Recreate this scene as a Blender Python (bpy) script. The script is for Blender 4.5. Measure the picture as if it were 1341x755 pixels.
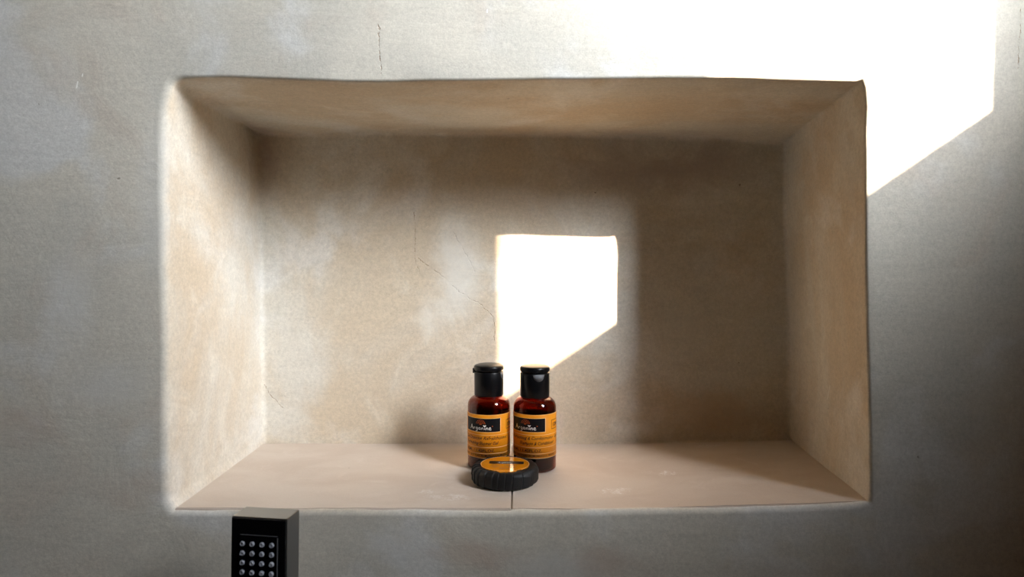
import bpy, bmesh, math, random
from mathutils import Vector, Matrix, noise

for o in list(bpy.data.objects):
    bpy.data.objects.remove(o)
SC = bpy.context.scene
COL = SC.collection
PI = math.pi
R = math.radians
F = 900.0                 # focal length in pixels of the 1341 px wide photograph
H = 1.25                  # camera height
DW = 0.47                 # camera to wall
DB = 0.6385               # camera to back of niche
SUN = Vector((-0.87, 1.0, -0.585)).normalized()

# ---------------------------------------------------------------- camera
cam = bpy.data.cameras.new('camera')
cam.sensor_width = 36.0
cam.lens = 36.0 * F / 1341.0
cam.shift_y = -17.5 / 1341.0
cam.clip_start = 0.01
cam.dof.use_dof = True
cam.dof.focus_distance = 0.555
cam.dof.aperture_fstop = 11.0
camo = bpy.data.objects.new('camera', cam)
camo.location = (0, 0, H)
camo.rotation_euler = (PI / 2, 0, 0)
COL.objects.link(camo)
SC.camera = camo

# ---------------------------------------------------------------- sky, sun, exposure
w = bpy.data.worlds.new('sky')
SC.world = w
w.use_nodes = True
bg = w.node_tree.nodes['Background']
SKY = w.node_tree.nodes.new('ShaderNodeTexSky')      # hazy sky
SKY.sky_type = 'NISHITA'
SKY.sun_disc = False
SKY.sun_elevation = math.asin(-SUN.z)
SKY.sun_rotation = math.atan2(-SUN.x, -SUN.y)
SKY.air_density = 1.0
SKY.dust_density = 6.0
SKY.ozone_density = 1.0
HS = w.node_tree.nodes.new('ShaderNodeHueSaturation')
HS.inputs['Saturation'].default_value = 0.15
w.node_tree.links.new(SKY.outputs[0], HS.inputs['Color'])
TI = w.node_tree.nodes.new('ShaderNodeMix')
TI.data_type = 'RGBA'
TI.blend_type = 'MULTIPLY'
TI.inputs['Factor'].default_value = 1.0
TI.inputs['B'].default_value = (0.92, 0.99, 1.07, 1)
w.node_tree.links.new(HS.outputs[0], TI.inputs['A'])
w.node_tree.links.new(TI.outputs['Result'], bg.inputs['Color'])
bg.inputs['Strength'].default_value = 1.8

sl = bpy.data.lights.new('sun', 'SUN')
sl.energy = 38.0
sl.angle = R(0.6)
sl.color = (1.0, 0.79, 0.58)
so = bpy.data.objects.new('sun', sl)
so.rotation_euler = (-SUN).to_track_quat('Z', 'Y').to_euler()
so.location = (3, -3, 4)
COL.objects.link(so)

# window opening in the thick right-hand wall
XW, XO = 0.55, 0.80
WY0, WY1 = -0.29, 0.215
WZ0, WZ1 = H + 0.262, H + 0.98
pl = bpy.data.lights.new('window_portal', 'AREA')
pl.shape = 'RECTANGLE'
pl.size = WZ1 - WZ0
pl.size_y = WY1 - WY0
pl.cycles.is_portal = True
po = bpy.data.objects.new('window_portal', pl)
po.location = (XO + 0.01, (WY0 + WY1) / 2, (WZ0 + WZ1) / 2)
po.rotation_euler = (0, R(90), 0)
COL.objects.link(po)

vs = SC.view_settings
vs.view_transform = 'Standard'
vs.look = 'None'
vs.gamma = 1.0
vs.use_curve_mapping = False
vs.exposure = 0.0


# ---------------------------------------------------------------- helpers
def U(px, py, d):
    return Vector(((px - 670.5) / F * d, d, H + (360.0 - py) / F * d))


def link(name, me, mat=None, parent=None, smooth=False):
    o = bpy.data.objects.new(name, me)
    COL.objects.link(o)
    if mat:
        me.materials.append(mat)
    if parent:
        o.parent = parent
    if smooth:
        for p in me.polygons:
            p.use_smooth = True
    return o


def from_bm(name, bm, mat=None, parent=None, smooth=False):
    bmesh.ops.recalc_face_normals(bm, faces=bm.faces)
    me = bpy.data.meshes.new(name)
    bm.to_mesh(me)
    bm.free()
    return link(name, me, mat, parent, smooth)


def box(bm, x0, x1, y0, y1, z0, z1, bev=0.0, seg=2):
    g = bmesh.ops.create_cube(bm, size=1.0)
    vsx = g['verts']
    for v in vsx:
        v.co = Vector(((x0 + x1) / 2 + v.co.x * (x1 - x0), (y0 + y1) / 2 + v.co.y * (y1 - y0),
                       (z0 + z1) / 2 + v.co.z * (z1 - z0)))
    if bev:
        es = {e for v in vsx for e in v.link_edges}
        bmesh.ops.bevel(bm, geom=list(es), offset=bev, segments=seg, affect='EDGES', profile=0.5)


def lathe(bm, prof, n=96, fn=None):
    """prof: list of (r, z); closed on the axis where r == 0."""
    rings = []
    for r, z in prof:
        if r < 1e-7:
            rings.append([bm.verts.new((0, 0, z))])
        else:
            ring = []
            for i in range(n):
                a = 2 * PI * i / n
                rr = r if fn is None else fn(r, z, a)
                ring.append(bm.verts.new((rr * math.cos(a), rr * math.sin(a), z)))
            rings.append(ring)
    for A, B in zip(rings, rings[1:]):
        for i in range(n):
            j = (i + 1) % n
            if len(A) == 1 and len(B) == 1:
                continue
            if len(A) == 1:
                bm.faces.new((A[0], B[i], B[j]))
            elif len(B) == 1:
                bm.faces.new((A[i], B[0], A[j]))
            else:
                bm.faces.new((A[i], B[i], B[j], A[j]))


def arc(cx, cz, r, a0, a1, n=6):
    return [(cx + r * math.cos(R(a0 + (a1 - a0) * i / n)), cz + r * math.sin(R(a0 + (a1 - a0) * i / n))) for i in range(n + 1)]


def thing(name, label, cat, loc, rz=0.0, group=None, rests=True):
    o = bpy.data.objects.new(name, None)
    COL.objects.link(o)
    o.empty_display_size = 0.01
    o.location = loc
    o.rotation_euler = (math.atan(TILT) if rests else 0, 0, rz)
    o['label'] = label
    o['category'] = cat
    if group:
        o['group'] = group
    return o


# ---------------------------------------------------------------- materials
class NT:
    def __init__(self, name):
        self.m = bpy.data.materials.new(name)
        self.m.use_nodes = True
        self.t = self.m.node_tree
        self.b = self.t.nodes['Principled BSDF']

    def n(self, kind, **kw):
        nd = self.t.nodes.new(kind)
        for k, v in kw.items():
            setattr(nd, k, v)
        return nd

    def l(self, a, b):
        self.t.links.new(a, b)

    def put(self, sock, v):
        if isinstance(v, bpy.types.NodeSocket):
            self.l(v, sock)
        else:
            sock.default_value = v

    def math(self, op, a, b=0.0, clamp=False):
        nd = self.n('ShaderNodeMath', operation=op, use_clamp=clamp)
        self.put(nd.inputs[0], a)
        self.put(nd.inputs[1], b)
        return nd.outputs[0]

    def vmath(self, op, a, b=(0, 0, 0)):
        nd = self.n('ShaderNodeVectorMath', operation=op)
        self.put(nd.inputs[0], a)
        self.put(nd.inputs[1], b)
        return nd.outputs['Value'] if op in ('LENGTH', 'DOT_PRODUCT', 'DISTANCE') else nd.outputs['Vector']

    def scale(self, a, s):
        nd = self.n('ShaderNodeVectorMath', operation='SCALE')
        self.put(nd.inputs[0], a)
        self.put(nd.inputs['Scale'], s)
        return nd.outputs['Vector']

    def noise(self, vec, scale, detail=4.0, rough=0.55, dist=0.0, color=False):
        nd = self.n('ShaderNodeTexNoise')
        self.put(nd.inputs['Vector'], vec)
        nd.inputs['Scale'].default_value = scale
        nd.inputs['Detail'].default_value = detail
        nd.inputs['Roughness'].default_value = rough
        nd.inputs['Distortion'].default_value = dist
        return nd.outputs['Color' if color else 'Fac']

    def step(self, x, a, b):
        nd = self.n('ShaderNodeMapRange', interpolation_type='SMOOTHSTEP')
        self.put(nd.inputs['Value'], x)
        nd.inputs['From Min'].default_value = a
        nd.inputs['From Max'].default_value = b
        return nd.outputs['Result']

    def mix(self, f, a, b):
        nd = self.n('ShaderNodeMix', data_type='RGBA')
        self.put(nd.inputs['Factor'], f)
        for s, v in ((nd.inputs['A'], a), (nd.inputs['B'], b)):
            if isinstance(v, bpy.types.NodeSocket):
                self.l(v, s)
            else:
                s.default_value = (*v, 1) if len(v) == 3 else v
        return nd.outputs['Result']

    def seg(self, p, a, b):
        ab = b - a
        pa = self.vmath('SUBTRACT', p, tuple(a))
        h = self.math('DIVIDE', self.vmath('DOT_PRODUCT', pa, tuple(ab)), ab.length_squared, clamp=True)
        ba = self.scale(tuple(ab), h)
        return self.vmath('LENGTH', self.vmath('SUBTRACT', pa, ba))


def plain(name, col, rough=0.5, metal=0.0, spec=0.5, grain=0.0, gscale=400.0, trans=0.0, ior=1.45, coat=0.0):
    t = NT(name)
    t.b.inputs['Roughness'].default_value = rough
    t.b.inputs['Metallic'].default_value = metal
    t.b.inputs['Specular IOR Level'].default_value = spec
    t.b.inputs['Transmission Weight'].default_value = trans
    t.b.inputs['IOR'].default_value = ior
    t.b.inputs['Coat Weight'].default_value = coat
    t.b.inputs['Coat Roughness'].default_value = 0.05
    if grain:
        tc = t.n('ShaderNodeTexCoord').outputs['Object']
        f = t.noise(tc, gscale, 3.0)
        c2 = tuple(max(0.0, x * (1 - grain)) for x in col)
        t.l(t.mix(f, col, c2), t.b.inputs['Base Color'])
    else:
        t.b.inputs['Base Color'].default_value = (*col, 1)
    return t.m


CRACKS = [  # on the niche's back wall, photograph pixels
    [(542, 272), (544, 300), (543, 340), (551, 358)],
    [(548, 338), (576, 358), (602, 383), (631, 399), (646, 414), (648, 446)],
    [(589, 296), (605, 322), (622, 356)],
    [(345, 503), (356, 520), (372, 534)],
]
CRACKS_W = [[(495, 30), (497, 60), (499, 96)], [(1337, 12), (1334, 60), (1334, 88)]]


def plaster_mat(name, detailed=True):
    t = NT(name)
    pos = t.n('ShaderNodeNewGeometry').outputs['Position']
    sx = t.n('ShaderNodeSeparateXYZ')
    t.l(pos, sx.inputs[0])
    y = sx.outputs['Y']
    inn = t.step(y, DW - 0.001, DW + 0.004)
    big = t.noise(pos, 5.0, 5.0, 0.6, 0.6)
    mid = t.noise(pos, 17.0, 5.0, 0.6, 0.8)
    # brushed streaks: stretched sideways
    mp = t.n('ShaderNodeMapping')
    t.l(pos, mp.inputs['Vector'])
    mp.inputs['Scale'].default_value = (25.0, 60.0, 120.0)
    brush = t.noise(mp.outputs[0], 1.0, 4.0, 0.6, 0.5)
    fine = t.noise(pos, 900.0, 3.0, 0.7)
    grit = t.noise(pos, 330.0, 2.0, 0.5)
    # outer wall: greenish grey with warmer clouds; niche: beige with creamy clouds
    outer = t.mix(t.step(big, 0.40, 0.62), (0.53, 0.495, 0.425), (0.45, 0.435, 0.388))
    outer = t.mix(t.math('MULTIPLY', t.step(mid, 0.50, 0.70), 0.5), outer, (0.45, 0.385, 0.32))
    inner = t.mix(t.step(big, 0.40, 0.62), (0.655, 0.62, 0.55), (0.59, 0.495, 0.375))
    inner = t.mix(t.math('MULTIPLY', t.step(mid, 0.53, 0.70), 0.4), inner, (0.76, 0.72, 0.63))
    col = t.mix(inn, outer, inner)
    # bluish-white lime bloom
    bloom = t.noise(pos, 13.0, 4.0, 0.55, 0.3)
    bl = t.vmath('ADD', pos, (7.3, 2.2, 4.1))
    bloom = t.noise(bl, 11.0, 4.0, 0.55, 0.4)
    col = t.mix(t.math('MULTIPLY', t.step(bloom, 0.53, 0.68), 0.50), col, t.mix(inn, (0.58, 0.59, 0.60), (0.76, 0.75, 0.73)))
    # brushing and grit
    v = t.math('ADD', t.math('MULTIPLY', t.math('SUBTRACT', brush, 0.5), 0.18), t.math('MULTIPLY', t.math('SUBTRACT', fine, 0.5), 0.50))
    v = t.math('ADD', v, t.math('MULTIPLY', t.math('SUBTRACT', grit, 0.5), 0.34))
    v = t.math('ADD', v, 1.0)
    hsv = t.n('ShaderNodeHueSaturation')
    t.l(col, hsv.inputs['Color'])
    t.l(v, hsv.inputs['Value'])
    col = hsv.outputs['Color']
    # pits
    vor = t.n('ShaderNodeTexVoronoi')
    t.l(t.vmath('ADD', pos, t.scale(t.noise(pos, 300.0, 2.0, color=True), 0.003)), vor.inputs['Vector'])
    vor.inputs['Scale'].default_value = 75.0
    sc_ = t.n('ShaderNodeSeparateColor')
    t.l(vor.outputs['Color'], sc_.inputs[0])
    rad = t.math('MULTIPLY', t.step(sc_.outputs[0], 0.62, 1.0), 0.065)
    pit = t.math('LESS_THAN', vor.outputs['Distance'], rad)
    cluster = t.step(t.noise(bl, 24.0, 3.0), 0.46, 0.62)
    pit = t.math('MULTIPLY', pit, t.math('ADD', t.math('MULTIPLY', cluster, 0.7), 0.12))
    col = t.mix(pit, col, (0.16, 0.13, 0.10))
    bh = t.math('MULTIPLY', pit, -0.6)
    if detailed:
        wob = t.scale(t.vmath('SUBTRACT', t.noise(pos, 120.0, 4.0, 0.7, color=True), (0.5, 0.5, 0.5)), 0.006)
        flat = t.vmath('MULTIPLY', t.vmath('ADD', pos, wob), (1, 0, 1))
        for group, dd, inside in ((CRACKS, DB, 1), (CRACKS_W, DW, 0)):
            best = None
            for line in group:
                pts = [U(a, b, dd) for a, b in line]
                pts = [Vector((p.x, 0, p.z)) for p in pts]
                for a, b in zip(pts, pts[1:]):
                    d = t.seg(flat, a, b)
                    best = d if best is None else t.math('MINIMUM', best, d)
            ck = t.math('SUBTRACT', 1.0, t.step(best, 0.0001, 0.00055))
            side = t.step(y, DB - 0.05, DB - 0.03) if inside else t.math('LESS_THAN', y, DW + 0.01)
            ck = t.math('MULTIPLY', t.math('MULTIPLY', ck, side), t.step(grit, 0.35, 0.6))
            col = t.mix(t.math('MULTIPLY', ck, 0.75), col, (0.26, 0.17, 0.10))
            bh = t.math('SUBTRACT', bh, t.math('MULTIPLY', ck, 0.6))
        # scratches that show the pale lime below, and a few stains with a shape of their own
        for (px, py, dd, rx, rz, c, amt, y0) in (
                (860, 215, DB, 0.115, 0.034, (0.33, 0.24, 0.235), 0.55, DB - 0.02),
                (352, 205, DB, 0.012, 0.030, (0.34, 0.22, 0.20), 0.55, DB - 0.02),
                (930, 540, DB, 0.060, 0.030, (0.52, 0.36, 0.23), 0.6, DB - 0.02),
                (600, 350, DB, 0.030, 0.060, (0.78, 0.77, 0.73), 0.55, DB - 0.02),
                (890, 440, DB, 0.030, 0.030, (0.68, 0.65, 0.58), 0.5, DB - 0.02),
                (570, 415, DB, 0.020, 0.030, (0.78, 0.75, 0.68), 0.5, DB - 0.02)):
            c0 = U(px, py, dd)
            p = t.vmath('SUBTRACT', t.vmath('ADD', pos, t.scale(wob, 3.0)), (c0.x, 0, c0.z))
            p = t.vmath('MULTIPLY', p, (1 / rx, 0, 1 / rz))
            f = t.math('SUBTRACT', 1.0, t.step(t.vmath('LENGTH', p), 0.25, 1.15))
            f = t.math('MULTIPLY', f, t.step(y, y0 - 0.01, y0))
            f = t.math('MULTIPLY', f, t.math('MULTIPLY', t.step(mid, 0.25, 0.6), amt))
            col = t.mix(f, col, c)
        for (px, py, rx, rz, c, amt) in (       # rusty and chalky clouds on the outer wall
                (165, 640, 0.030, 0.016, (0.42, 0.325, 0.26), 0.45), (25, 560, 0.030, 0.018, (0.42, 0.325, 0.26), 0.4),
                (625, 725, 0.040, 0.012, (0.46, 0.36, 0.29), 0.5), (790, 735, 0.025, 0.012, (0.46, 0.36, 0.29), 0.45),
                (90, 410, 0.020, 0.045, (0.58, 0.575, 0.56), 0.55), (130, 500, 0.035, 0.020, (0.56, 0.555, 0.54), 0.45),
                (520, 715, 0.030, 0.012, (0.58, 0.575, 0.56), 0.5), (720, 745, 0.035, 0.014, (0.58, 0.575, 0.56), 0.5),
                (205, 250, 0.014, 0.060, (0.56, 0.555, 0.54), 0.4)):
            c0 = U(px, py, DW)
            p = t.vmath('SUBTRACT', t.vmath('ADD', pos, t.scale(wob, 3.0)), (c0.x, 0, c0.z))
            p = t.vmath('MULTIPLY', p, (1 / rx, 0, 1 / rz))
            f = t.math('SUBTRACT', 1.0, t.step(t.vmath('LENGTH', p), 0.25, 1.25))
            f = t.math('MULTIPLY', f, t.math('LESS_THAN', y, DW + 0.006))
            f = t.math('MULTIPLY', f, t.math('MULTIPLY', t.step(mid, 0.25, 0.6), amt))
            col = t.mix(f, col, c)
        for (a, b, dd) in (((1081, 503), (1078, 522), 0.545), ((102, 107), (100.5, 115), DW), ((108.5, 97), (108, 100), DW), ((638, 16), (638, 13), DW)):
            A, B = U(*a, dd), U(*b, dd)
            if dd not in (DW,):
                # on the right jamb: x follows the jamb plane
                A.y, B.y = 0, 0
                A.x = B.x = 0
                pp = t.vmath('MULTIPLY', pos, (0, 1, 1))
                A = Vector((0, dd - 0.006, A.z))
                B = Vector((0, dd + 0.0, B.z))
                gate = t.math('GREATER_THAN', sx.outputs['X'], 0.2)
            else:
                pp = t.vmath('MULTIPLY', pos, (1, 0, 1))
                A.y = B.y = 0
                gate = t.math('LESS_THAN', y, DW + 0.01)
            d = t.seg(pp, A, B)
            f = t.math('MULTIPLY', t.math('SUBTRACT', 1.0, t.step(d, 0.0002, 0.0006)), gate)
            col = t.mix(t.math('MULTIPLY', f, 0.8), col, (0.85, 0.84, 0.80))
    if not detailed:       # the rest of the room is coloured browner and darker to cut bounced light
        mu = t.n('ShaderNodeMix', data_type='RGBA', blend_type='MULTIPLY')
        mu.inputs['Factor'].default_value = 1.0
        t.l(col, mu.inputs['A'])
        mu.inputs['B'].default_value = (0.62, 0.50, 0.40, 1)
        col = mu.outputs['Result']
    t.l(col, t.b.inputs['Base Color'])
    t.b.inputs['Roughness'].default_value = 0.62
    t.b.inputs['Specular IOR Level'].default_value = 0.25
    h = t.math('ADD', t.math('MULTIPLY', mid, 1.2), t.math('MULTIPLY', brush, 0.35))
    h = t.math('ADD', h, t.math('MULTIPLY', fine, 0.10))
    h = t.math('ADD', h, t.math('MULTIPLY', grit, 0.10))
    h = t.math('ADD', h, bh)
    bp = t.n('ShaderNodeBump')
    bp.inputs['Strength'].default_value = 0.55
    bp.inputs['Distance'].default_value = 0.0012
    t.l(h, bp.inputs['Height'])
    t.l(bp.outputs[0], t.b.inputs['Normal'])
    return t.m


def slab_mat():
    t = NT('rose beige stone')
    pos = t.n('ShaderNodeNewGeometry').outputs['Position']
    mp = t.n('ShaderNodeMapping')
    t.l(pos, mp.inputs['Vector'])
    mp.inputs['Scale'].default_value = (11.0, 20.0, 20.0)
    a = t.noise(mp.outputs[0], 1.0, 5.0, 0.6, 0.7)
    b = t.noise(pos, 40.0, 5.0, 0.6, 1.0)
    g = t.noise(pos, 800.0, 3.0, 0.7)
    col = t.mix(t.step(a, 0.35, 0.65), (0.65, 0.56, 0.48), (0.595, 0.495, 0.415))
    col = t.mix(t.math('MULTIPLY', t.step(b, 0.55, 0.75), 0.35), col, (0.74, 0.66, 0.59))
    hsv = t.n('ShaderNodeHueSaturation')
    t.l(col, hsv.inputs['Color'])
    t.l(t.math('ADD', t.math('MULTIPLY', t.math('SUBTRACT', g, 0.5), 0.18), 1.0), hsv.inputs['Value'])
    col = hsv.outputs['Color']
    # dried soap and lime marks
    wob = t.scale(t.vmath('SUBTRACT', t.noise(pos, 70.0, 4.0, 0.7, color=True), (0.5, 0.5, 0.5)), 0.022)
    zf = 0.1585
    for (px, py, rx, ry, amt) in ((875, 620, 0.006, 0.006, 0.9), (805, 640, 0.012, 0.006, 0.75), (590, 648, 0.020, 0.007, 0.55), (930, 588, 0.02, 0.005, 0.35), (560, 642, 0.008, 0.006, 0.4)):
        d = zf * F / (py - 360.0)
        x0 = (px - 670.5) / F * d
        p = t.vmath('SUBTRACT', t.vmath('ADD', pos, wob), (x0, d, 0))
        p = t.vmath('MULTIPLY', p, (1 / rx, 1 / ry, 0))
        ln = t.vmath('LENGTH', p)
        f = t.math('MULTIPLY', t.math('SUBTRACT', 1.0, t.step(ln, 0.5, 1.1)), t.step(t.noise(pos, 260.0, 3.0, 0.6, 1.5), 0.42, 0.62))
        col = t.mix(t.math('MULTIPLY', f, amt), col, (0.85, 0.82, 0.80))
    # pits
    vor = t.n('ShaderNodeTexVoronoi')
    t.l(pos, vor.inputs['Vector'])
    vor.inputs['Scale'].default_value = 60.0
    sc_ = t.n('ShaderNodeSeparateColor')
    t.l(vor.outputs['Color'], sc_.inputs[0])
    pit = t.math('LESS_THAN', vor.outputs['Distance'], t.math('MULTIPLY', t.step(sc_.outputs[0], 0.75, 1.0), 0.05))
    col = t.mix(t.math('MULTIPLY', pit, 0.6), col, (0.20, 0.15, 0.11))
    t.l(col, t.b.inputs['Base Color'])
    t.b.inputs['Roughness'].default_value = 0.5
    t.b.inputs['Specular IOR Level'].default_value = 0.3
    bp = t.n('ShaderNodeBump')
    bp.inputs['Strength'].default_value = 0.4
    bp.inputs['Distance'].default_value = 0.0006
    t.l(t.math('ADD', b, t.math('MULTIPLY', g, 0.15)), bp.inputs['Height'])
    t.l(bp.outputs[0], t.b.inputs['Normal'])
    return t.m


M_PL = plaster_mat('tadelakt plaster')
M_PL2 = plaster_mat('tadelakt plaster plain', False)
M_SLAB = slab_mat()
M_FLOOR = plain('floor stone', (0.30, 0.25, 0.20), 0.6, grain=0.3, gscale=14.0)
M_CAP = plain('black moulded plastic', (0.004, 0.004, 0.005), 0.30, grain=0.3, spec=0.35)
M_LIDTOP = plain('matt black plastic', (0.008, 0.008, 0.008), 0.35, grain=0.3)
M_NOTCH = plain('satin grey thumb notch', (0.115, 0.12, 0.13), 0.5, grain=0.2, spec=0.5)
M_AMBER = plain('amber plastic', (0.36, 0.055, 0.016), 0.06, trans=1.0, ior=1.45, grain=0.06)
M_LIQ = plain('dark gel', (0.020, 0.004, 0.003), 0.25, trans=0.0, grain=0.2, gscale=120.0)
M_ORANGE = plain('orange paper label', (0.80, 0.28, 0.008), 0.5, grain=0.10, gscale=900.0, coat=0.0, spec=0.3)
M_BLACKP = plain('black print', (0.004, 0.004, 0.006), 0.45, grain=0.2, spec=0.3)
M_BROWN = plain('brown ink', (0.05, 0.012, 0.004), 0.5, grain=0.2)
M_WHITE = plain('white print', (0.85, 0.84, 0.82), 0.5, grain=0.05)
M_PALE = plain('pale orange rule', (0.90, 0.55, 0.24), 0.5, grain=0.05)
M_RED = plain('red orange print', (0.75, 0.13, 0.02), 0.5, grain=0.15)
M_PAPER = plain('black pleated paper', (0.009, 0.009, 0.010), 0.55, grain=0.4, gscale=700.0, spec=0.4)
M_LABELG = plain('glossy orange sticker', (0.80, 0.28, 0.008), 0.10, grain=0.10, gscale=900.0, coat=1.0)
M_CHROME = plain('brushed chrome', (0.27, 0.265, 0.26), 0.30, metal=1.0, grain=0.12, gscale=60.0)
M_GLOSS = plain('gloss black face', (0.003, 0.003, 0.0035), 0.12, grain=0.2, spec=0.35)
M_BEVEL_GLINT = plain('bevel highlight', (0.10, 0.10, 0.105), 0.35, grain=0.3)  # grey that paints the glint along the nozzle panel's bevel
M_NOZ = plain('grey silicone', (0.30, 0.31, 0.35), 0.45, grain=0.15)
M_HOSE = plain('steel hose', (0.45, 0.45, 0.45), 0.3, metal=1.0, grain=0.2)


# ---------------------------------------------------------------- the wall with the niche
def interp(poly, s):
    """poly: list of (x, y) pixels, arc-length interpolated at s in 0..1"""
    ls = [0.0]
    for a, b in zip(poly, poly[1:]):
        ls.append(ls[-1] + math.hypot(b[0] - a[0], b[1] - a[1]))
    t = s * ls[-1]
    for i in range(len(poly) - 1):
        if t <= ls[i + 1] or i == len(poly) - 2:
            f = (t - ls[i]) / max(1e-9, ls[i + 1] - ls[i])
            a, b = poly[i], poly[i + 1]
            return (a[0] + (b[0] - a[0]) * f, a[1] + (b[1] - a[1]) * f)


# clockwise from the top left corner: top, right, bottom, left
FRONT = [
    [(223, 113), (229, 106.5), (238, 103.6), (255, 102.6), (285, 101.8), (320, 102.0), (381, 104.2), (448, 106.2), (490, 106.4), (560, 104.8), (670, 103.6), (780, 103.4), (870, 102.4), (957, 102.6), (1030, 104.2), (1095, 106), (1120, 106.6), (1129, 104.0)],
    [(1129, 104.0), (1132, 116), (1134, 140), (1133.2, 180), (1135, 250), (1136, 377), (1137, 460), (1138, 560), (1139, 645), (1138, 656)],
    [(1138, 656), (1110, 659), (1023, 663.5), (900, 666.5), (860, 666.8), (780, 668), (720, 669), (680, 669), (660, 670.0), (600, 670), (480, 669), (314, 668.7), (260, 668.5), (228, 668)],
    [(228, 668), (221, 655), (219.5, 600), (219, 520), (218, 400), (217, 300), (216, 200), (218, 150), (223, 113)],
]
BACK = [
    [(330, 170), (345, 174.5), (400, 175.5), (500, 173), (560, 174.5), (670, 176), (870, 179), (960, 182), (1020, 185), (1029, 184)],
    [(1029, 184), (1029.5, 300), (1032, 400), (1034, 570), (1037, 577)],
    [(1037, 577), (1000, 577.5), (845, 579), (700, 582), (500, 582), (400, 583), (345, 583)],
    [(345, 583), (344.5, 540), (343, 450), (341, 375), (340, 250), (336, 200), (330, 170)],
]
RF = [0.0022, 0.0022, 0.0040, 0.0062]      # rounding of the niche's arris: top, right, bottom, left
RB = [0.004, 0.004, 0.002, 0.004]
NS = [220, 140, 220, 140]


def build_niche_wall():
    loop = []
    for side in range(4):
        n = NS[side]
        for i in range(n):
            loop.append((side, i / n))
    N = len(loop)
    nrm = {0: lambda s: (2 * s - 1, 1), 1: lambda s: (1, 1 - 2 * s), 2: lambda s: (1 - 2 * s, -1), 3: lambda s: (-1, 2 * s - 1)}
    outer = [(-2.4, H + 1.5), (XW, H + 1.5), (XW, 0.0), (-2.4, 0.0)]

    def blend(tab, side, s):
        # rounding radius eased between sides near the corners
        prev, nxt = tab[(side - 1) % 4], tab[(side + 1) % 4]
        e = 0.04
        if s < e:
            return (tab[side] + prev) / 2 + (tab[side] - prev) / 2 * (s / e)
        if s > 1 - e:
            return (tab[side] + nxt) / 2 + (tab[side] - nxt) / 2 * ((1 - s) / e)
        return tab[side]

    rings = []
    PF, PB, NR, rf, rb, OUT = [], [], [], [], [], []
    for side, s in loop:
        a = U(*interp(FRONT[side], s), DW)
        b = U(*interp(BACK[side], s), DB)
        nx, nz = nrm[side](s)
        PF.append(a)
        PB.append(b)
        NR.append(Vector((nx, 0, nz)))
        rf.append(blend(RF, side, s))
        rb.append(blend(RB, side, s))
        c0, c1 = outer[side], outer[(side + 1) % 4]
        OUT.append(Vector((c0[0] + (c1[0] - c0[0]) * s, DW, c0[1] + (c1[1] - c0[1]) * s)))
    # back of the block, outer frame, expanding rings
    rings.append([Vector((p.x, DW + 0.45, p.z)) for p in OUT])
    rings.append([p.copy() for p in OUT])
    for f in (0.8, 0.6, 0.42, 0.28, 0.18, 0.11, 0.065, 0.035, 0.016):
        rings.append([(PF[i] + NR[i] * rf[i]).lerp(OUT[i], f) for i in range(N)])
    # arris
    for k in range(9):
        a = PI / 2 * k / 8
        rings.append([PF[i] + NR[i] * (rf[i] * (1 - math.sin(a))) + Vector((0, rf[i] * (1 - math.cos(a)), 0)) for i in range(N)])
    # reveal
    for k in range(1, 31):
        f = k / 30.0
        row = []
        for i in range(N):
            t0 = rf[i] / (DB - DW)
            t1 = 1 - rb[i] / (DB - DW)
            p = PF[i].lerp(PB[i], t0 + (t1 - t0) * f)
            if loop[i][0] == 2:      # bed for the stone slabs
                p.z -= 0.0030 * min(1.0, f / 0.07) * min(1.0, (1 - f) / 0.03 + 0.4)
            row.append(p)
        rings.append(row)
    # inner corner rounding, then the back
    for k in range(1, 6):
        a = PI / 2 * k / 5
        row = []
        for i in range(N):
            n = NR[i]
            row.append(PB[i] - n * (rb[i] * (1 - math.cos(a))) + Vector((0, -rb[i] * (1 - math.sin(a)), 0)))
        rings.append(row)
    cen = U(688, 380, DB)
    for f in (0.05, 0.1, 0.16, 0.24, 0.34, 0.46, 0.6, 0.75, 0.9):
        rings.append([(PB[i] - NR[i] * rb[i]).lerp(cen, f) for i in range(N)])
    # hand-trowelled unevenness
    for ri, row in enumerate(rings):
        if ri < 2:
            continue
        for p in row:
            q = p * 9.0
            d = noise.noise_vector(q) * 0.0011 + noise.noise_vector(p * 38.0) * 0.00035
            if p.y > DW + 0.02:
                d = d * 1.1
            p += d
    bm = bmesh.new()
    R_ = [[bm.verts.new(p) for p in row] for row in rings]
    for A, B in zip(R_, R_[1:]):
        for i in range(N):
            j = (i + 1) % N
            bm.faces.new((A[i], A[j], B[j], B[i]))
    bm.faces.new(R_[0])
    c = bm.verts.new(cen)
    L = R_[-1]
    for i in range(N):
        bm.faces.new((L[i], L[(i + 1) % N], c))
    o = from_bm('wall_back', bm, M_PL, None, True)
    o['kind'] = 'structure'
    return o


wall = build_niche_wall()


def side_x(px_f, py_f, px_b, py_b, y):
    a, b = U(px_f, py_f, DW), U(px_b, py_b, DB)
    f = (y - DW) / (DB - DW)
    return a.x + (b.x - a.x) * f


TILT = 0.0245              # the shelf falls slightly towards the room


def zs(y):                 # top of the slabs (the shelf of the niche)
    return H - 0.1608 + (y - DW) * TILT




def lift(x, y):            # the right-hand slab rises a little towards its end
    return max(0.0, x - 0.09) / 0.155 * (0.0054 - 0.012 * (y - DW))


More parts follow.
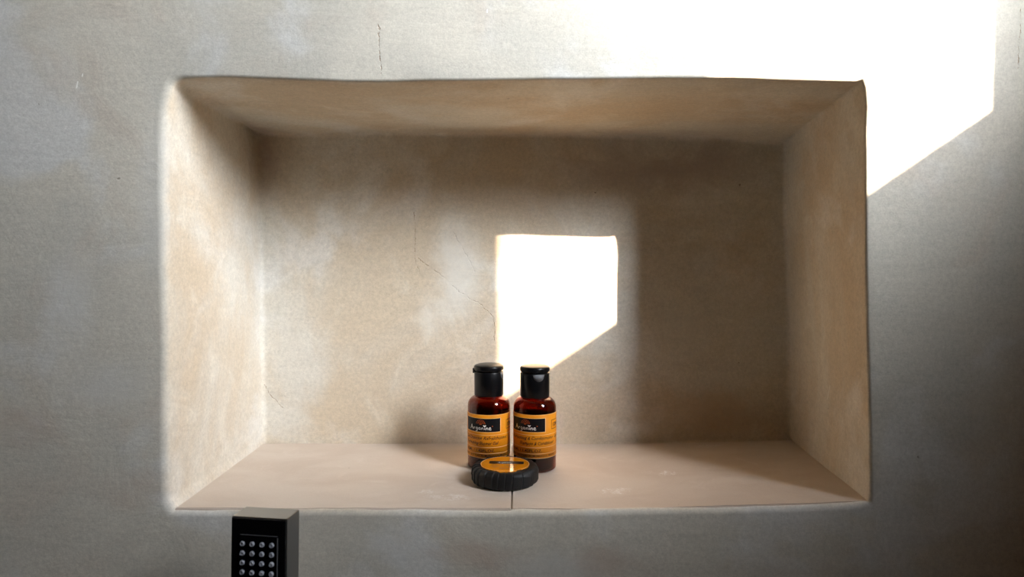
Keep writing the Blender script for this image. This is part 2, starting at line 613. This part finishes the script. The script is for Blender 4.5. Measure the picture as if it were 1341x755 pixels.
def slab(x_of0, x_of1, y0, y1, dz0, th, seed, name):
    """a thin stone slab between two x(y) edges, with worn front edge"""
    random.seed(seed)
    nx, ny = 60, 24
    bm = bmesh.new()
    top, bot = [], []
    for j in range(ny + 1):
        y = y0 + (y1 - y0) * j / ny
        rt, rb_ = [], []
        for i in range(nx + 1):
            x = x_of0(y) + (x_of1(y) - x_of0(y)) * i / nx
            ztop = zs(y) + dz0 + lift(x, y)
            e = min(j, ny - j)
            dz = noise.noise(Vector((x * 14, y * 14, seed))) * 0.0005
            yy = y + (noise.noise(Vector((x * 60, seed, 3.1))) * 0.0006 if j == 0 else 0)
            rt.append(bm.verts.new((x, yy, ztop + dz)))
            rb_.append(bm.verts.new((x, yy, ztop - th)))
        top.append(rt)
        bot.append(rb_)
    for j in range(ny):
        for i in range(nx):
            bm.faces.new((top[j][i], top[j][i + 1], top[j + 1][i + 1], top[j + 1][i]))
            bm.faces.new((bot[j][i], bot[j + 1][i], bot[j + 1][i + 1], bot[j][i + 1]))
    for i in range(nx):
        bm.faces.new((top[0][i], bot[0][i], bot[0][i + 1], top[0][i + 1]))
        bm.faces.new((top[ny][i], top[ny][i + 1], bot[ny][i + 1], bot[ny][i]))
    for j in range(ny):
        bm.faces.new((top[j][0], top[j + 1][0], bot[j + 1][0], bot[j][0]))
        bm.faces.new((top[j][nx], bot[j][nx], bot[j + 1][nx], top[j + 1][nx]))
    bm.normal_update()
    edges = [e for e in bm.edges if len(e.link_faces) == 2 and e.calc_face_angle(0) > 1.0 and all(v.co.z > zs(v.co.y) + lift(v.co.x, v.co.y) + dz0 - 0.002 for v in e.verts)]
    bmesh.ops.bevel(bm, geom=edges, offset=0.0006, segments=2, affect='EDGES')
    return from_bm(name, bm, M_SLAB, wall)


slab(lambda y: side_x(226, 669, 345, 583, y) - 0.001, lambda y: -0.0007 + (y - DW) * 0.004, DW + 0.0030, DB - 0.0005, 0.0003, 0.0050, 3.3, 'stone_slab')
slab(lambda y: 0.0000 + (y - DW) * 0.004, lambda y: side_x(1138, 656, 1037, 577, y) + 0.001, DW + 0.0034, DB - 0.0005, 0.0, 0.0046, 8.1, 'stone_slab')

# ---------------------------------------------------------------- the room
def struct(name, boxes, mat, y=None):
    bm = bmesh.new()
    for b in boxes:
        box(bm, *b)
    o = from_bm(name, bm, mat)
    o['kind'] = 'structure'
    return o


YR = -3.0
XL = -2.4
ZC = H + 1.5
struct('wall_right', [
    (XW, XO, WY1, DW + 0.45, 0, ZC), (XW, XO, YR, WY0, 0, ZC),
    (XW, XO, WY0, WY1, 0, WZ0), (XW, XO, WY0, WY1, WZ1, ZC)], M_PL2)
struct('wall_left', [(XL - 0.15, XL, YR, DW + 0.45, 0, ZC)], M_PL2)
struct('wall_front', [(XL - 0.15, XO, YR - 0.15, YR, 0, ZC)], M_PL2)
struct('ceiling', [(XL - 0.15, XO, YR - 0.15, DW + 0.45, ZC, ZC + 0.15)], M_PL2)
struct('floor', [(XL - 0.15, XO, YR - 0.15, DW + 0.45, -0.15, 0)], M_FLOOR)


# ---------------------------------------------------------------- lettering
def text_mesh(s, shear=0.0, bold=0.0):
    cu = bpy.data.curves.new('lettering', 'FONT')
    cu.body = s
    cu.shear = shear
    cu.size = 1.0
    cu.offset = bold
    cu.resolution_u = 3
    ob = bpy.data.objects.new('lettering', cu)
    COL.objects.link(ob)
    bpy.context.view_layer.update()
    dg = bpy.context.evaluated_depsgraph_get()
    me = bpy.data.meshes.new_from_object(ob.evaluated_get(dg))
    vs_ = [v.co.copy() for v in me.vertices]
    fs = [tuple(p.vertices) for p in me.polygons]
    bpy.data.meshes.remove(me)
    bpy.data.objects.remove(ob)
    bpy.data.curves.remove(cu)
    return vs_, fs


class Print:
    """flat print collected in (angle degrees, height) or (x, y) space and mapped onto a surface"""

    def __init__(self):
        self.v, self.f = [], []

    def poly(self, pts, sub=0.0):
        b = len(self.v)
        self.v += [Vector((p[0], p[1], 0)) for p in pts]
        self.f.append(tuple(range(b, b + len(pts))))

    def rect(self, x0, x1, y0, y1, n=1):
        for i in range(n):
            a, c = x0 + (x1 - x0) * i / n, x0 + (x1 - x0) * (i + 1) / n
            self.poly([(a, y0), (c, y0), (c, y1), (a, y1)])

    def line(self, p, q, wx, wy=None):
        """stroke between two points (same unit both ways)"""
        d = Vector((q[0] - p[0], q[1] - p[1]))
        n = Vector((-d.y, d.x)).normalized() * wx / 2
        self.poly([(p[0] + n.x, p[1] + n.y), (p[0] - n.x, p[1] - n.y), (q[0] - n.x, q[1] - n.y), (q[0] + n.x, q[1] + n.y)])

    def stroke(self, pts, wd):
        for a, b in zip(pts, pts[1:]):
            self.line(a, b, wd)
        for p in pts[1:-1]:
            self.poly([(p[0] + wd / 2 * math.cos(k * PI / 3), p[1] + wd / 2 * math.sin(k * PI / 3)) for k in range(6)])

    def text(self, s, x0, x1, yb, hgt, shear=0.0, bold=0.0, wob=0.0):
        vs_, fs = text_mesh(s, shear, bold)
        mnx, mxx = min(v.x for v in vs_), max(v.x for v in vs_)
        sx_ = (x1 - x0) / (mxx - mnx)
        b = len(self.v)
        for v in vs_:
            y = v.y
            if wob:
                y += wob * math.sin(v.x * 4.1) + wob * 0.7 * math.sin(v.x * 9.7 + 1)
            self.v.append(Vector((x0 + (v.x - mnx) * sx_, yb + y * hgt / 0.7, 0)))
        self.f += [tuple(i + b for i in f) for f in fs]

    def build(self, name, mat, parent, fn):
        bm = bmesh.new()
        vv = [bm.verts.new(fn(v.x, v.y)) for v in self.v]
        for f in self.f:
            try:
                bm.faces.new([vv[i] for i in f])
            except ValueError:
                pass
        me = bpy.data.meshes.new(name)
        bm.to_mesh(me)
        bm.free()
        return link(name, me, mat, parent)


# ---------------------------------------------------------------- bottles
RBODY = 0.01755
RCAP = 0.01205


def make_bottle(label, loc, yaw, rows, dz, cap_yaw):
    """yaw in degrees turns the printed panel; angle 0 of the print faces the camera (-Y)"""
    t = thing('toiletry_bottle', label, 'bottle', loc, 0.0, None)
    wl = 0.0009
    r = RBODY
    prof_out = [(0, 0.0006), (r * 0.80, 0.0006), (r * 0.84, 0.0)] + arc(r - 0.0022, 0.0022, 0.0022, -90, 0, 5) + \
        arc(r - 0.0088, 0.0502, 0.0088, 0, 72, 9) + [(0.0100, 0.0605), (0.0095, 0.0625)]
    prof_in = [(0.0086, 0.0625), (0.0088, 0.0598)] + arc(r - 0.0088, 0.0502, 0.0088 - wl, 72, 0, 9) + \
        arc(r - 0.0022, 0.0024, 0.0013, 0, -90, 4) + [(0, 0.0016)]
    bm = bmesh.new()
    lathe(bm, prof_out + prof_in, 96)
    from_bm('body', bm, M_AMBER, t, True)
    bm = bmesh.new()
    rl = r - wl - 0.00012
    lathe(bm, [(0, 0.0019)] + arc(r - 0.0024, 0.0028, 0.0013, -90, 0, 4)[:1] + [(rl - 0.0010, 0.0021), (rl, 0.0032), (rl, 0.0490), (rl - 0.0004, 0.0494), (0, 0.0494)], 64)
    from_bm('liquid', bm, M_LIQ, t, True)

    # cap: ribbed-free collar, flip lid with hinge lug and thumb notch
    bm = bmesh.new()
    rc = RCAP
    ca = R(cap_yaw)          # direction of the thumb notch
    lathe(bm, [(0.0098, 0.0588), (rc - 0.0003, 0.0588), (rc, 0.0592), (rc + 0.00005, 0.0780)] + [(rc - 0.0002, 0.0785), (rc - 0.0014, 0.0786), (0, 0.0786)], 96)
    cap = from_bm('cap', bm, M_CAP, t, True)
    bm = bmesh.new()
    lathe(bm, [(0, 0.0789), (rc - 0.0016, 0.0789)] + arc(rc - 0.0014, 0.0807, 0.0017, -75, 0, 6) + arc(rc - 0.0017, 0.0819, 0.0020, 0, 75, 7) + [(rc - 0.0028, 0.0843), (rc * 0.5, 0.0846), (0, 0.0847)], 96,
          fn=lambda r_, z, a: r_ - (0.0012 * max(0.0, 1 - abs(((a - ca + PI) % (2 * PI)) - PI) / 0.30) if r_ > rc - 0.0012 and z < 0.0817 else 0))
    from_bm('lid', bm, M_CAP, cap, True)
    # hinge on the side opposite to the notch
    bm = bmesh.new()
    for s in (-0.0026, 0.0, 0.0026):
        g = bmesh.ops.create_cube(bm, size=1.0)
        for v in g['verts']:
            v.co = Vector((-(rc + 0.0002) + v.co.x * 0.0016, s + v.co.y * 0.0020, 0.0789 + v.co.z * 0.0042))
    bmesh.ops.bevel(bm, geom=list(bm.edges), offset=0.0003, segments=2, affect='EDGES')
    bmesh.ops.rotate(bm, verts=bm.verts, cent=(0, 0, 0), matrix=Matrix.Rotation(ca, 3, 'Z'))
    from_bm('hinge', bm, M_CAP, cap)
    # thumb notch: a shallow satin half-disc let into the collar below the lid
    bm = bmesh.new()
    nseg = 14
    rows_ = []
    hw = 0.0050
    for k in range(nseg + 1):
        x = -hw + 2 * hw * k / nseg
        zb = 0.0781 - 0.0056 * math.sqrt(max(0.0, 1 - (x / hw) ** 2)) if abs(x) < hw else 0.0781
        aa = ca + x / rc
        rows_.append((bm.verts.new(((rc + 0.0001) * math.cos(aa), (rc + 0.0001) * math.sin(aa), zb)),
                      bm.verts.new(((rc + 0.0001) * math.cos(aa), (rc + 0.0001) * math.sin(aa), 0.0782)),
                      bm.verts.new(((rc - 0.0010) * math.cos(aa), (rc - 0.0010) * math.sin(aa), zb)),
                      bm.verts.new(((rc - 0.0010) * math.cos(aa), (rc - 0.0010) * math.sin(aa), 0.0782))))
    for a, b in zip(rows_, rows_[1:]):
        bm.faces.new((a[0], b[0], b[1], a[1]))
        bm.faces.new((a[2], a[3], b[3], b[2]))
        bm.faces.new((a[1], b[1], b[3], a[3]))
        bm.faces.new((a[0], a[2], b[2], b[0]))
    bmesh.ops.remove_doubles(bm, verts=bm.verts, dist=1e-6)
    nt = from_bm('thumb_notch', bm, M_NOTCH, cap, True)
    nt['label'] = 'satin grey thumb notch under the flip lid'

    # wrap-round paper label
    z0, z1 = 0.0108 + dz, 0.0460 + dz
    rlab = r + 0.00012

    def wrap(rad):
        def fn(a, z):
            t_ = R(a + yaw) - PI / 2
            return (rad * math.cos(t_), rad * math.sin(t_), z + dz)
        return fn
    bm = bmesh.new()
    n = 96
    ring = []
    for i in range(n + 1):
        a = R(-168 + 336 * i / n + yaw) - PI / 2
        c_, s_ = math.cos(a), math.sin(a)
        ring.append([bm.verts.new((q * c_, q * s_, z)) for q, z in ((r + 0.00001, z0), (rlab, z0), (rlab, z1), (r + 0.00001, z1))])
    for a, b in zip(ring, ring[1:]):
        for k in range(4):
            bm.faces.new((a[k], b[k], b[(k + 1) % 4], a[(k + 1) % 4]))
    bm.faces.new(ring[0])
    bm.faces.new(ring[-1][::-1])
    lab = from_bm('label', bm, M_ORANGE, t, True)
    for p in lab.data.polygons:
        p.use_smooth = True
    # black panel
    P = Print()
    P.rect(-53, 53, 0.0322, 0.0429, 40)
    P.build('brand_panel', M_BLACKP, lab, wrap(rlab + 0.00004))
    # rules
    P = Print()
    for z in (0.0297, 0.0197, 0.0147):
        P.rect(-84, 110, z - 0.00016, z + 0.00016, 60)
    P.rect(-84, 110, 0.0456, 0.0459, 60)
    P.rect(-84, 110, 0.0109, 0.0112, 60)
    P.rect(53.3, 54.8, 0.0320, 0.0431, 1)
    P.rect(-53, 54.5, 0.0429, 0.0432, 30)
    P.rect(-53, 54.5, 0.0318, 0.0321, 30)
    P.build('rule', M_PALE, lab, wrap(rlab + 0.00005))
    # dark lettering
    P = Print()
    for (s, x0, x1, yb, hg, sh, bo, wo) in rows:
        P.text(s, x0, x1, yb, hg, sh, bo, wo)
    # framed stamp
    for k in range(4):
        pass
    P.rect(74, 75.3, 0.0333, 0.0408, 1)
    P.rect(106, 107.3, 0.0333, 0.0408, 1)
    P.rect(74, 107.3, 0.0404, 0.0408, 12)
    P.rect(74, 107.3, 0.0333, 0.0337, 12)
    P.text('12M', 80, 102, 0.0356, 0.0028, 0, 0.02)
    P.build('lettering', M_BROWN, lab, wrap(rlab + 0.00006))
    # brand name brushed in white, drawn as strokes in millimetres of arc
    k = 180 / PI / rlab * 0.001      # mm -> degrees

    def mm(a, z):
        return wrap(rlab + 0.00009)(a * k, z * 0.001)
    P = Print()
    W_ = 0.50
    X0, Y0 = -10.6, 33.6             # pen origin (mm)

    def S(*pts, w_=W_):
        P.stroke([(X0 + a, Y0 + b) for a, b in pts], w_)
    S((0.0, 0.2), (0.5, 0.9), (1.7, 3.9), w_=0.45)            # A
    S((1.7, 3.9), (2.3, 1.9), (3.2, 0.2), w_=0.60)
    S((0.7, 1.5), (1.7, 1.7), (2.8, 1.3), w_=0.35)
    S((4.0, 2.0), (4.3, 0.3)); S((4.2, 1.3), (4.7, 1.9), (5.4, 1.9), w_=0.40)   # r
    S((7.6, 1.9), (6.8, 2.1), (6.2, 1.5), (6.3, 0.8), (7.0, 0.5), (7.6, 1.0), w_=0.42)   # g
    S((7.7, 2.0), (7.7, 0.0), (7.2, -0.9), (6.3, -0.9), (6.0, -0.5), w_=0.42)
    S((10.0, 1.9), (9.3, 2.1), (8.7, 1.5), (8.8, 0.7), (9.4, 0.4), (10.0, 1.0), w_=0.42)  # a
    S((10.1, 2.1), (10.1, 0.9), (10.6, 0.3), w_=0.42)
    S((11.3, 2.0), (11.4, 0.3), w_=0.42); S((11.4, 1.3), (12.0, 2.0), (12.6, 1.8), (12.8, 0.3), w_=0.42)  # n
    S((13.9, 1.9), (14.0, 0.3), w_=0.55)                       # i
    S((15.0, 2.0), (15.1, 0.2), w_=0.55); S((15.1, 1.2), (15.8, 2.1), (16.4, 1.8), (16.6, 0.2), w_=0.55)  # n
    S((17.5, 1.1), (18.9, 1.5), (18.7, 2.2), (17.9, 2.2), (17.4, 1.4), (17.6, 0.6), (18.4, 0.2), (19.4, 0.6), w_=0.50)  # e
    # the heart that dots the i
    hx, hy = X0 + 13.9, Y0 + 2.7
    P.poly([(hx, hy - 0.5), (hx + 1.0, hy + 0.5), (hx + 1.35, hy + 1.1), (hx + 0.9, hy + 1.45), (hx + 0.35, hy + 1.35), (hx, hy + 1.0),
            (hx - 0.35, hy + 1.35), (hx - 0.9, hy + 1.45), (hx - 1.35, hy + 1.1), (hx - 1.0, hy + 0.5)])
    P.build('lettering', M_WHITE, lab, mm)
    # the fan-shaped tree emblem and the small trade mark
    P = Print()
    ex, ey = -0.2, 38.5
    for rr, m_, sz in ((1.0, 3, 0.62), (2.15, 6, 0.66), (3.35, 9, 0.66)):
        for i in range(m_):
            a = PI * (i + 0.5) / m_
            cx, cy = ex + rr * 1.08 * math.cos(a), ey + rr * 0.95 * math.sin(a)
            dx, dy = math.cos(a), math.sin(a)
            # a little leaf pointing outward
            P.poly([(cx + dx * sz, cy + dy * sz), (cx - dy * sz * .52, cy + dx * sz * .52), (cx - dx * sz * .7, cy - dy * sz * .7), (cx + dy * sz * .52, cy - dx * sz * .52)])
    P.stroke([(ex - 0.9, ey - 0.5), (ex, ey + 0.1), (ex + 0.9, ey - 0.5)], 0.35)
    P.stroke([(ex, ey + 0.1), (ex, ey - 0.6)], 0.4)
    P.stroke([(9.3, 37.3), (9.7, 36.8), (10.1, 37.3)], 0.25)
    P.stroke([(9.3, 36.6), (10.1, 36.6)], 0.2)
    P.build('emblem', M_RED, lab, mm)
    return t


ROW_L = [('Gel Douche Rafraîchissant', -57, 77, 0.0260, 0.0025, 0.35, 0.012, 0.05),
         ('Refreshing Shower Gel', -52, 48, 0.0218, 0.0025, 0.35, 0.012, 0.05),
         ('42ML / 1.42FL.OZ.', -52, 38, 0.0160, 0.0022, 0.0, 0.012, 0.0),
         ('HUILE BIO · BOTTLED IN MOROCCO MADE', -74, 72, 0.0123, 0.0014, 0.0, 0.014, 0.0)]
ROW_R = [('Shampooing & Conditionneur  Sans', -50, 106, 0.0260, 0.0025, 0.35, 0.012, 0.05),
         ('Shampoo & Conditioner', -18, 84, 0.0218, 0.0025, 0.35, 0.012, 0.05),
         ('42ML / 1.42FL.OZ.', -48, 44, 0.0160, 0.0022, 0.0, 0.012, 0.0),
         ('HUILE BIO · BOTTLED IN MOROCCO MADE', -70, 84, 0.0123, 0.0014, 0.0, 0.014, 0.0)]
D1, D2 = 0.571, 0.5665
make_bottle('amber shower gel bottle, the left one behind the soap, thumb notch turned right', ((640.3 - 670.5) / F * D1, D1, zs(D1) + 0.0006), -20, ROW_L, -0.0002, -14)
make_bottle('amber shampoo and conditioner bottle, the right one, grey thumb notch facing front', ((700.3 - 670.5) / F * D2, D2, zs(D2) + 0.0003), -27, ROW_R, 0.0012, -76)


# ---------------------------------------------------------------- soap
def make_soap():
    ds = 0.5300
    t = thing('soap', 'round bar of soap in pleated black paper with orange sticker on top', 'soap', ((661.3 - 670.5) / F * ds, ds, zs(ds) + 0.0007))
    rs = 0.0256
    random.seed(5)
    # irregular pleat positions
    an, a = [], 0.0
    while a < 2 * PI - 0.08:
        an.append(a)
        a += random.uniform(0.17, 0.34)
    an.append(2 * PI)

    def pleat(a):
        a %= 2 * PI
        for p, q in zip(an, an[1:]):
            if p <= a <= q:
                f = (a - p) / (q - p)
                return f            # saw tooth: rises, then drops to the next fold
        return 0.0

    def fn(r_, z, a):
        amp = min(1.0, max(0.0, (r_ - 0.012) / 0.008))
        tw = a + (0.0135 - z) * 6.0 * 0.6     # folds lean a little
        return r_ + amp * (pleat(tw) - 0.5) * 0.00085 - amp * 0.0006 * max(0.0, 1 - min(pleat(tw), 1 - pleat(tw)) / 0.09) + amp * 0.0002 * math.sin(7 * a + z * 900)
    N = 720
    bm = bmesh.new()
    prof = [(0, 0.0), (rs - 0.004, 0.0)] + arc(rs - 0.0032, 0.0032, 0.0030, -80, 0, 5) + [(rs + 0.0001, 0.0060)] + \
        arc(rs - 0.0042, 0.0088, 0.0042, 0, 78, 9) + [(rs - 0.0052, 0.01290), (0.0188, 0.01275)]
    rings = []
    for r_, z in prof:
        if r_ == 0:
            rings.append([bm.verts.new((0, 0, z))])
            continue
        row = []
        for i in range(N):
            a = 2 * PI * i / N
            rr = fn(r_, z, a)
            zz = z
            if z > 0.0105:
                zz += (pleat(a + 0.02) - 0.5) * 0.0006
            row.append(bm.verts.new((rr * math.cos(a), rr * math.sin(a), zz)))
        rings.append(row)
    # top centre under the sticker
    row = []
    for i in range(N):
        a = 2 * PI * i / N
        row.append(bm.verts.new((0.0172 * math.cos(a), 0.0172 * math.sin(a), 0.0122)))
    rings.append(row)
    rings.append([bm.verts.new((0, 0, 0.0122))])
    for A, B in zip(rings, rings[1:]):
        for i in range(N):
            j = (i + 1) % N
            if len(A) == 1:
                bm.faces.new((A[0], B[j], B[i]))
            elif len(B) == 1:
                bm.faces.new((A[i], A[j], B[0]))
            else:
                bm.faces.new((A[i], A[j], B[j], B[i]))
    from_bm('pleated_wrapper', bm, M_PAPER, t, True)
    # sticker disc
    zt = 0.0128
    bm = bmesh.new()

    def rad(a):
        d = math.degrees(a) % 360
        # uneven front rim where the folds bite over the sticker
        r_ = 0.0188
        for c, w_, dr in ((244, 12, -0.0008), (261, 8, 0.0017), (276, 6.5, 0.0009), (289, 8, 0.0012), (305, 6, -0.0012)):
            if abs(d - c) < w_:
                r_ += dr
        return r_
    n = 240
    tp, bt = [], []
    for i in range(n):
        a = 2 * PI * i / n
        r_ = rad(a)
        tp.append(bm.verts.new((r_ * math.cos(a), r_ * math.sin(a), zt + 0.00055)))
        bt.append(bm.verts.new((r_ * math.cos(a), r_ * math.sin(a), zt - 0.0003)))
    ct = bm.verts.new((0, 0, zt + 0.00062))
    cb = bm.verts.new((0, 0, zt - 0.0003))
    for i in range(n):
        j = (i + 1) % n
        bm.faces.new((tp[i], tp[j], ct))
        bm.faces.new((bt[j], bt[i], cb))
        bm.faces.new((bt[i], bt[j], tp[j], tp[i]))
    st = from_bm('sticker', bm, M_LABELG, t)
    rz = R(-3)

    def flat(z):
        def fn2(x, y):
            return (x * math.cos(rz) - y * math.sin(rz), x * math.sin(rz) + y * math.cos(rz), z)
        return fn2
    P = Print()
    P.rect(-0.0123, 0.0145, -0.0006, 0.0066, 1)
    P.build('brand_panel', M_BLACKP, st, flat(zt + 0.00066))
    P = Print()
    P.text('Arganine', -0.0060, 0.0060, 0.0014, 0.0026, 0.3, 0.0, 0.04)
    P.build('lettering', M_WHITE, st, flat(zt + 0.00070))
    P = Print()
    P.text('Savon Végétal', -0.0105, 0.0095, -0.0048, 0.0026, 0.3, 0.004, 0.04)
    P.text('Vegetable Soap', -0.0105, 0.0090, -0.0092, 0.0026, 0.3, 0.004, 0.04)
    P.text('20G', -0.0040, 0.0040, -0.0136, 0.0024, 0.0, 0.01, 0)
    P.build('lettering', M_BROWN, st, flat(zt + 0.00068))
    P = Print()
    for i in range(90):
        a, b = 2 * PI * i / 90, 2 * PI * (i + 1) / 90
        P.poly([(0.01865 * math.cos(a), 0.01865 * math.sin(a)), (0.01835 * math.cos(a), 0.01835 * math.sin(a)), (0.01835 * math.cos(b), 0.01835 * math.sin(b)), (0.01865 * math.cos(b), 0.01865 * math.sin(b))])
    P.build('rule', M_PALE, st, flat(zt + 0.00066))


make_soap()


# ---------------------------------------------------------------- hand shower
def make_shower():
    wd, dp, ln = 0.0338, 0.0172, 0.150
    # origin: middle of the front face's top edge
    tl = U(301.2, 675.3, 0.400)
    tr = U(377.4, 679.9, 0.3955)
    mid = (tl + tr) / 2
    t = thing('hand_shower', 'chrome hand shower with black nozzle face, below the niche', 'shower head', mid)
    xa = (tr - tl).normalized()
    ya = Vector((0.03, 1, 0))
    za = xa.cross(ya).normalized()
    ya = za.cross(xa).normalized()
    t.matrix_world = Matrix.Translation(mid) @ Matrix((xa, ya, za)).transposed().to_4x4()
    # housing: an open-fronted chrome shell
    bm = bmesh.new()
    box(bm, -wd / 2, wd / 2, 0.0006, dp, -ln, 0, 0.0005, 2)
    from_bm('housing', bm, M_CHROME, t)
    # gloss black face plate
    bm = bmesh.new()
    box(bm, -wd / 2 + 0.0004, wd / 2 - 0.0004, -0.0006, 0.0008, -ln + 0.0008, -0.0006, 0.0004, 2)
    from_bm('face_plate', bm, M_GLOSS, t)
    # raised nozzle panel: rubber sheet with rounded corners
    px0, px1 = -0.01165, 0.0121
    bm = bmesh.new()
    box(bm, px0, px1, -0.0012, -0.0005, -ln + 0.012, -0.0100, 0.0004, 2)
    from_bm('nozzle_panel', bm, M_GLOSS, t)
    # grey strips added as the highlight on the panel's top and right bevel
    bm = bmesh.new()
    for b in ((px0 + 0.001, px1, -0.0099, -0.0096), (px1 - 0.0003, px1 + 0.0002, -ln + 0.012, -0.0105)):
        box(bm, b[0], b[1], -0.0015, -0.0010, b[2], b[3], 0.0001, 2)
    from_bm('panel_highlight', bm, M_BEVEL_GLINT, t)
    # nozzles, each a little soft cone with an open hole
    bm = bmesh.new()
    lathe(bm, [(0.00150, 0.0), (0.00145, 0.0006), (0.00125, 0.0012), (0.0010, 0.00135), (0.0006, 0.0012), (0.00045, 0.0007), (0, 0.0006)], 20)
    bmesh.ops.rotate(bm, verts=bm.verts, cent=(0, 0, 0), matrix=Matrix.Rotation(R(90), 3, 'X'))
    bmesh.ops.recalc_face_normals(bm, faces=bm.faces)
    me = bpy.data.meshes.new('nozzle')
    bm.to_mesh(me)
    bm.free()
    me.materials.append(M_NOZ)
    for p in me.polygons:
        p.use_smooth = True
    for j in range(22):
        for i in range(4):
            o = bpy.data.objects.new('nozzle', me)
            COL.objects.link(o)
            o.parent = t
            o.location = (-0.0092 + i * 0.00595, -0.0011, -0.0149 - j * 0.0055)
    # square handle and hose below the head
    bm = bmesh.new()
    box(bm, -0.010, 0.010, 0.0015, 0.0160, -ln - 0.075, -ln + 0.001, 0.002, 3)
    from_bm('handle', bm, M_CHROME, t, True)
    bm = bmesh.new()
    pts = []
    for i in range(60):
        f = i / 59
        pts.append(Vector((0.05 * f * f, 0.0088, -ln - 0.074 - 0.45 * f)))
    prev = None
    for i, p in enumerate(pts):
        d = (pts[min(i + 1, 59)] - pts[max(i - 1, 0)]).normalized()
        s = d.cross(Vector((0, 1, 0))).normalized()
        q = d.cross(s)
        rr = 0.0062 + (0.0005 if i % 2 else 0)
        ring = [bm.verts.new(p + s * rr * math.cos(2 * PI * k / 14) + q * rr * math.sin(2 * PI * k / 14)) for k in range(14)]
        if prev:
            for k in range(14):
                bm.faces.new((prev[k], prev[(k + 1) % 14], ring[(k + 1) % 14], ring[k]))
        else:
            bm.faces.new(ring)
        prev = ring
    bm.faces.new(prev[::-1])
    from_bm('hose', bm, M_HOSE, t, True)
    # wall bracket that carries it (below the frame)
    t2 = thing('shower_bracket', 'chrome wall bracket holding the hand shower', 'bracket', (mid.x, DW, mid.z - ln - 0.035), rests=False)
    bm = bmesh.new()
    yb = mid.y + 0.016 - DW
    box(bm, -0.014, 0.014, yb + 0.0012, 0.001, -0.010, 0.010, 0.001, 2)
    from_bm('arm', bm, M_CHROME, t2)
    bm = bmesh.new()
    box(bm, -0.022, 0.022, -0.006, 0.001, -0.022, 0.022, 0.001, 2)
    from_bm('wall_plate', bm, M_CHROME, t2)


make_shower()
